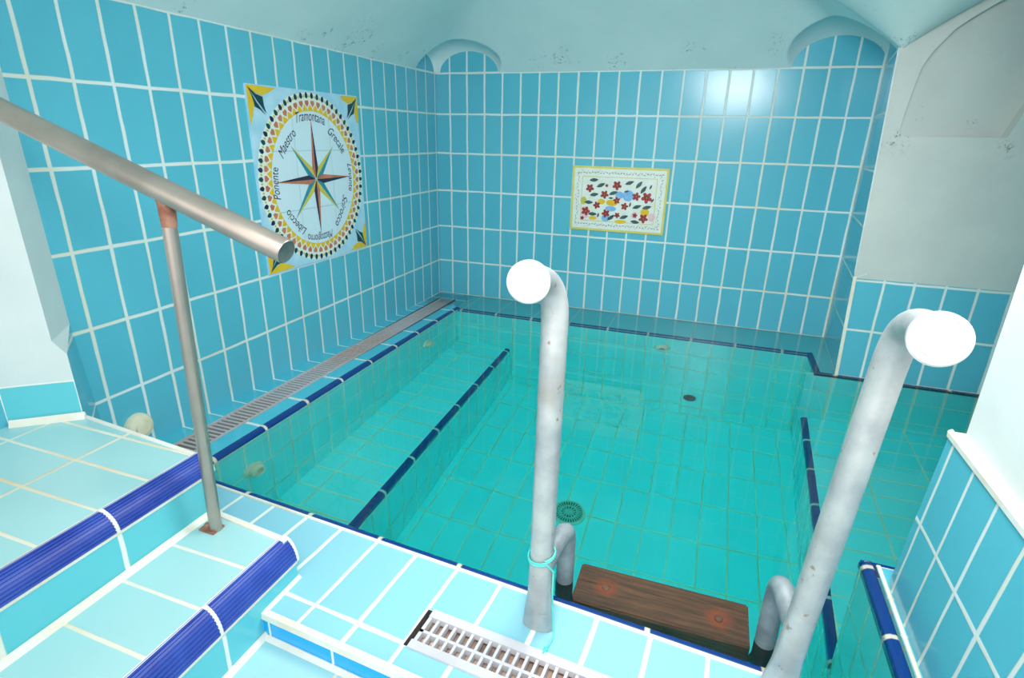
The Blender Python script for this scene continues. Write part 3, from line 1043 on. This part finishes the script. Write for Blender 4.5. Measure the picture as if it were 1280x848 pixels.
class Flat(MB):
    """thin glazed shapes, each a closed little slab, laid in a panel frame"""

    def __init__(self, frame, h0, h1):
        super().__init__()
        self.fr, self.h0, self.h1 = frame, h0, h1

    def poly(self, pts, mat):
        n = len(pts)
        b = len(self.v)
        self.v += [self.fr(x, y, self.h0) for x, y in pts] + [self.fr(x, y, self.h1) for x, y in pts]
        fs = [tuple(range(n, 2 * n))] + [(i, (i + 1) % n, n + (i + 1) % n, n + i) for i in range(n)]
        for f in fs:
            self.f.append(tuple(b + i for i in f))
            self.uv.append([(.5, .5)] * len(f))
            self.mi.append(self.slot(mat))

    def ell(self, x, y, a, b, rot, mat, n=14):
        c, s = math.cos(rot), math.sin(rot)
        self.poly([(x + a * math.cos(q) * c - b * math.sin(q) * s, y + a * math.cos(q) * s + b * math.sin(q) * c)
                   for q in (2 * math.pi * i / n for i in range(n))], mat)


m = MB()
m.box((.0, YC - 3.11, ZC - 3.2), (.07, YC + 3.11, ZC + 3.2), 'paleblue')
m.build('backing', t)
m = Flat(cp, .07, .078)
m.ell(0, 0, 3.05, 3.12, 0, 'ivory', 96)
m.build('oval_field', t)['label'] = 'ivory round field'
m = MB()
n = 96
pts = [cp(2.52 * math.cos(2 * math.pi * k / n), 2.56 * math.sin(2 * math.pi * k / n), .082) for k in range(n)]
m.face(pts, 'glaze', lambda p: ((p[1] - YC) / 2.08 + .5, (p[2] - ZC) / 2.13 + .5))
m.build('dial', t)['label'] = 'pale blue dial of square tiles'
# border of dots and triangles
m = Flat(cp, .078, .084)
n = 60
for k in range(n):
    a = 2 * math.pi * (k + .5) / n
    c, s = math.cos(a), math.sin(a)
    tx, ty = -s, c

    def q(r, tt):
        return (r * c + tx * tt, r * s * 1.025 + ty * tt)
    m.poly([q(3.06, -.02), q(2.99, -.075), q(2.9, -.085), q(2.84, 0), q(2.9, .085), q(2.99, .075), q(3.06, .02)], 'forest' if k % 2 else 'ink')
    b = 2 * math.pi * k / n
    c, s = math.cos(b), math.sin(b)
    tx, ty = -s, c
    m.poly([q(2.99, 0), q(2.92, -.045), q(2.86, 0), q(2.92, .045)], 'lime')
m.build('bead_border', t)['label'] = 'border of dark drops'
m = Flat(cp, .078, .086)
n = 52
for k in range(n):
    a = 2 * math.pi * (k + .5) / n
    c, s = math.cos(a), math.sin(a)
    tx, ty = -s, c
    m.poly([q(2.78, -.09), q(2.68, -.11), q(2.56, 0), q(2.68, .11), q(2.78, .09)], 'orange')
    b = 2 * math.pi * k / n
    c, s = math.cos(b), math.sin(b)
    tx, ty = -s, c
    m.poly([q(2.42, -.15), q(2.42, .15), q(2.53, .1), q(2.66, .0), q(2.53, -.1)], 'yellow')
m.build('triangle_border', t)['label'] = 'border of orange drops and yellow triangles'
# rose: eight points, each split down the middle in two colours
m = Flat(cp, .083, .09)
cx_, cy_ = -.04, .0


def point(ang, ln, wd, ca, cb, base, tip=0.22):
    c, s = math.sin(ang), math.cos(ang)
    tp, wl_ = (cx_ + c * ln, cy_ + s * ln), .0
    bl = (cx_ + c * base - s * wd, cy_ + s * base + c * wd)
    br = (cx_ + c * base + s * wd, cy_ + s * base - c * wd)
    ct = (cx_, cy_)
    m.poly([ct, bl, tp], ca)
    m.poly([ct, tp, br], cb)


for k, ln in ((1, 1.72), (3, 1.85), (5, 1.93), (7, 1.75)):
    point(k * math.pi / 4, ln, .2, 'lime' if k in (1, 5) else 'teal', 'teal' if k in (1, 5) else 'lime', .42)
m.h0, m.h1 = .088, .094
for k, ln in ((0, 2.2), (1, 2.21), (2, 2.1), (3, 2.22)):
    point(k * math.pi / 2, ln, .17, 'orange', 'ink', .42)
m.ell(cx_, cy_, .07, .07, 0, 'ivory', 12)
m.build('compass_rose', t)['label'] = 'eight pointed compass rose'
for sx in (-1, 1):
    for sy in (-1, 1):
        m = Flat(lambda x, y, h, sx=sx, sy=sy: cp(sx * x, sy * y, h), .078, .085)
        k = 1.0 if sx < 0 else .82
        m.poly([(3.08, 3.16), (2.6, 3.16), (1.75 + (1 - k), 3.14), (2.1, 2.98), (2.45, 2.86), (2.75, 2.95), (3.02, 3.1)], 'yellow')
        m.poly([(3.08, 3.16), (3.02, 3.08), (2.9, 2.85), (2.82, 2.6), (2.95, 2.2), (3.08, 1.9 + (1 - k)), (3.09, 2.6)], 'yellow')
        m.poly([(3.02, 3.1), (2.7, 2.9), (2.4, 2.83), (2.38, 2.55), (2.3, 2.3), (2.66, 2.68)], 'forest')
        m.poly([(3.02, 3.1), (2.7, 2.64), (2.35, 2.26), (2.58, 2.42), (2.8, 2.5), (2.9, 2.84)], 'forest')
        m.build('corner_ornament', t)['label'] = 'yellow and dark green corner ornament'


# lettering: names of the winds, tops of the letters outward
def wind(txt, a, b, size, h=.0025):
    cu = bpy.data.curves.new(txt, 'FONT')
    cu.body = txt
    cu.size = 1
    cu.shear = .22
    cu.align_x = 'CENTER'
    cu.extrude = 0.0
    cu.offset = .0
    ob = bpy.data.objects.new('tmp', cu)
    COL.objects.link(ob)
    dg = bpy.context.evaluated_depsgraph_get()
    me = bpy.data.meshes.new_from_object(ob.evaluated_get(dg))
    bpy.data.objects.remove(ob)
    xs_ = [v.co.x for v in me.vertices]
    wid = max(xs_) - min(xs_)
    ax, ay, bx, by = *a, *b
    L = math.hypot(bx - ax, by - ay)
    an = math.atan2(by - ay, bx - ax)
    mid = ((ax + bx) / 2, (ay + by) / 2)
    k = L / wid
    for v in me.vertices:
        x, y = v.co.x * k, (v.co.y - .33) * size
        # bend a little along the circle
        y -= (x * x) / 5.2
        X = mid[0] + x * math.cos(an) - y * math.sin(an)
        Y = mid[1] + x * math.sin(an) + y * math.cos(an)
        v.co = T(cp(X, Y, .088)) - t.location
    bm_ = bmesh.new()
    bm_.from_mesh(me)
    bmesh.ops.recalc_face_normals(bm_, faces=bm_.faces)
    bm_.to_mesh(me)
    bm_.free()
    me.materials.clear()
    me.materials.append(M['ink'])
    o = bpy.data.objects.new('lettering', me)
    COL.objects.link(o)
    o.parent = t
    o['label'] = 'dark handwritten wind name reading %s' % txt


wind('Tramontana', (-.9, 2.33), (.76, 2.3), .52)
wind('Grecale', (1.03, 1.9), (1.9, 1.07), .48)
wind('Levante', (2.25, .52), (2.22, -.6), .42)
wind('Scirocco', (1.82, -.82), (1.1, -1.98), .48)
wind('Mezzogiorno', (.68, -2.3), (-.85, -2.28), .46)
wind('Libeccio', (-1.02, -1.98), (-1.9, -1.12), .46)
wind('Ponente', (-2.32, -.6), (-2.28, .52), .5)
wind('Maestro', (-1.92, .95), (-1.08, 1.8), .5)

# ---------------------------------------------------------------- flower panel on the back wall
FX0, FX1, FZ0, FZ1 = 7.80, 12.65, -7.66, -4.41
fcx, fcz = (FX0 + FX1) / 2, (FZ0 + FZ1) / 2
t = thing('flower_tile_picture', 'small glazed tile panel of red flowers with a yellow rim on the back wall', 'tile panel', (fcx, 0, fcz))


def fp(x, y, h):
    return (fcx + x, -h, fcz + y)


hw, hh = (FX1 - FX0) / 2, (FZ1 - FZ0) / 2
m = MB()
m.box((FX0, -.07, FZ0), (FX1, 0, FZ1), 'rimyellow')
m.build('rim', t)['label'] = 'yellow rim'
m = Flat(fp, .07, .078)
m.poly([(-hw + .11, -hh + .11), (hw - .11, -hh + .11), (hw - .11, hh - .11), (-hw + .11, hh - .11)], 'ivory')
m.build('field', t)['label'] = 'ivory glazed field'
m = Flat(fp, .078, .082)
iw, ih = hw - .55, hh - .52
for x0, y0, x1, y1 in ((-iw, ih, iw, ih + .025), (-iw, -ih - .025, iw, -ih), (-iw - .025, -ih, -iw, ih), (iw, -ih, iw + .025, ih)):
    m.poly([(x0, y0), (x1, y0), (x1, y1), (x0, y1)], 'lime')
rnd = random.Random(3)
for k in range(30):          # scribbled scrolls of the border
    for yy in (hh - .32, -hh + .32):
        x = -hw + .3 + (2 * hw - .6) * k / 29
        m.ell(x, yy + rnd.uniform(-.04, .04), .055, .022, rnd.uniform(0, 3), 'greyline', 8)
        m.ell(x + .06, yy + rnd.uniform(-.1, .1), .03, .015, rnd.uniform(0, 3), 'greyline', 6)
for k in range(16):
    for xx in (hw - .32, -hw + .32):
        y = -hh + .4 + (2 * hh - .8) * k / 15
        m.ell(xx + rnd.uniform(-.05, .05), y, .05, .02, rnd.uniform(0, 3), 'greyline', 8)
        m.ell(xx + rnd.uniform(-.1, .1), y + .08, .03, .015, rnd.uniform(0, 3), 'greyline', 6)
m.build('scroll_border', t)['label'] = 'border of faint grey scrolls'


def fpx(a, b):      # position on the panel from the photo's panel crop (u to the right, v down)
    u = (a - 125 + (b - 120) * .045) / 835
    v = (b - 125 - (a - 125) * .05) / 545
    return (-hw + u * 2 * hw, hh - v * 2 * hh)


for kk, (a, b, ra, rb, mat) in enumerate(((545, 375, .22, .18, 'sky'), (620, 380, .28, .28, 'sky'), (470, 490, .28, .14, 'sky'), (425, 570, .2, .18, 'sky'), (480, 440, .3, .16, 'yellow'), (310, 570, .2, .1, 'yellow'), (225, 420, .16, .2, 'lime'),
                          (385, 430, .2, .14, 'yellow'), (240, 520, .25, .3, 'pink'), (560, 600, .3, .1, 'yellow'), (770, 520, .22, .2, 'yellow'), (830, 560, .18, .2, 'pink'), (680, 545, .16, .16, 'pink'))):
    x, y = fpx(a, b)
    m = Flat(fp, .078, .080 + .0003 * kk)
    m.ell(x, y, ra, rb, 0, mat, 18)
    m.build('colour_patch', t)['label'] = 'brushed patch of %s' % M[mat].name.replace('_', ' ')
for a, b, r in ((280, 315, .2), (520, 295, .22), (412, 370, .2), (690, 388, .2), (780, 398, .26), (345, 460, .18), (522, 420, .17), (592, 470, .18), (245, 510, .22), (428, 530, .2), (760, 570, .22), (685, 545, .12), (430, 295, .08), (530, 545, .14), (215, 570, .1)):
    x, y = fpx(a, b)
    m = Flat(fp, .083, .089)
    for k in range(5):
        q_ = 2 * math.pi * k / 5 + a
        m.ell(x + r * .6 * math.cos(q_), y + r * .6 * math.sin(q_), r * .5, r * .36, q_, 'petal', 10)
    m.ell(x, y, r * .22, r * .22, 0, 'yellow' if r > .15 else 'petal', 8)
    m.build('flower', t)['label'] = 'dark red five-petalled flower'
m = Flat(fp, .083, .087)
for a, b, rot in ((315, 248, 5), (378, 292, 25), (320, 370, 10), (272, 435, 0), (490, 358, 20), (628, 275, 20), (710, 292, 50), (750, 332, 55), (700, 473, 20), (785, 478, 15), (688, 600, -5), (590, 560, 20), (475, 565, 40), (308, 535, 0), (810, 310, 70), (605, 345, 10), (360, 545, 80), (470, 400, 0), (830, 420, 60), (640, 455, 80)):
    x, y = fpx(a, b)
    c, s = math.cos(math.radians(rot)), math.sin(math.radians(rot))
    L, W = .24, .095
    big = a not in (605, 810, 360, 470, 830, 640)
    L, W = (L, W) if big else (.13, .05)
    m.poly([(x + px_ * c - py_ * s, y + px_ * s + py_ * c) for px_, py_ in ((-L, 0), (-L * .5, W * .8), (0, W), (L * .6, W * .6), (L, 0), (L * .5, -W * .7), (0, -W), (-L * .6, -W * .6))], 'leaf')
m.build('leaves', t)['label'] = 'dark green leaves'

# ---------------------------------------------------------------- light


def area(name, loc, target, sx, sy, power, color=(1, 1, 1), spread=180):
    L = bpy.data.lights.new(name, 'AREA')
    L.shape = 'RECTANGLE'
    L.size, L.size_y = sx * U, sy * U
    L.energy = power
    L.color = color
    L.spread = math.radians(spread)
    o = bpy.data.objects.new(name, L)
    COL.objects.link(o)
    o.location = T(loc)
    o.rotation_euler = (T(target) - T(loc)).to_track_quat('-Z', 'Y').to_euler()
    return o


area('pool_bounce_fill', (15.0, -17.5, 0.6), (12.0, -12, -18), 6, 5, 14.5, (1.0, 0.99, 0.97))  # added fill brightening the pool, stands in for light bounced off the ceiling
area('camera_flash', (15.3, -29.6, 1.4), (11.5, -6, -12), 5, 4, 12, (1.0, 1.0, 1.0), 130)
area('doorway_daylight', (9, -37, -1), (10, 0, -6), 18, 14, 9, (0.99, 0.99, 1.0))
w_ = bpy.data.worlds.new('World')
w_.use_nodes = True
w_.node_tree.nodes['Background'].inputs[0].default_value = (0.9, 0.96, 1.0, 1)
w_.node_tree.nodes['Background'].inputs[1].default_value = 1.0
sc.world = w_

# ---------------------------------------------------------------- camera
cam = bpy.data.cameras.new('camera')
co = bpy.data.objects.new('camera', cam)
COL.objects.link(co)
sc.camera = co
f_px, pit, rol, yaw = 697.466434, 1.22137244, 0.0217229217, 0.336793367
cam.sensor_fit = 'HORIZONTAL'
cam.sensor_width = 36
cam.lens = f_px / 1280 * 36
cam.clip_start = 0.01
R = Matrix.Rotation(yaw, 3, 'Z') @ Matrix.Rotation(pit, 3, 'X') @ Matrix.Rotation(rol, 3, 'Z')
co.matrix_world = Matrix.Translation(T((14.9634675, -29.5086051, -3.03864311))) @ R.to_4x4()

vs = sc.view_settings
vs.view_transform = 'Standard'
vs.look = 'None'
vs.gamma = 1
vs.use_curve_mapping = False
vs.exposure = 0.06
cy = sc.cycles
cy.max_bounces = 14
cy.diffuse_bounces = 6
cy.glossy_bounces = 5
cy.transmission_bounces = 10
cy.caustics_refractive = True
cy.caustics_reflective = False
cy.sample_clamp_indirect = 60.0
cy.use_denoising = True
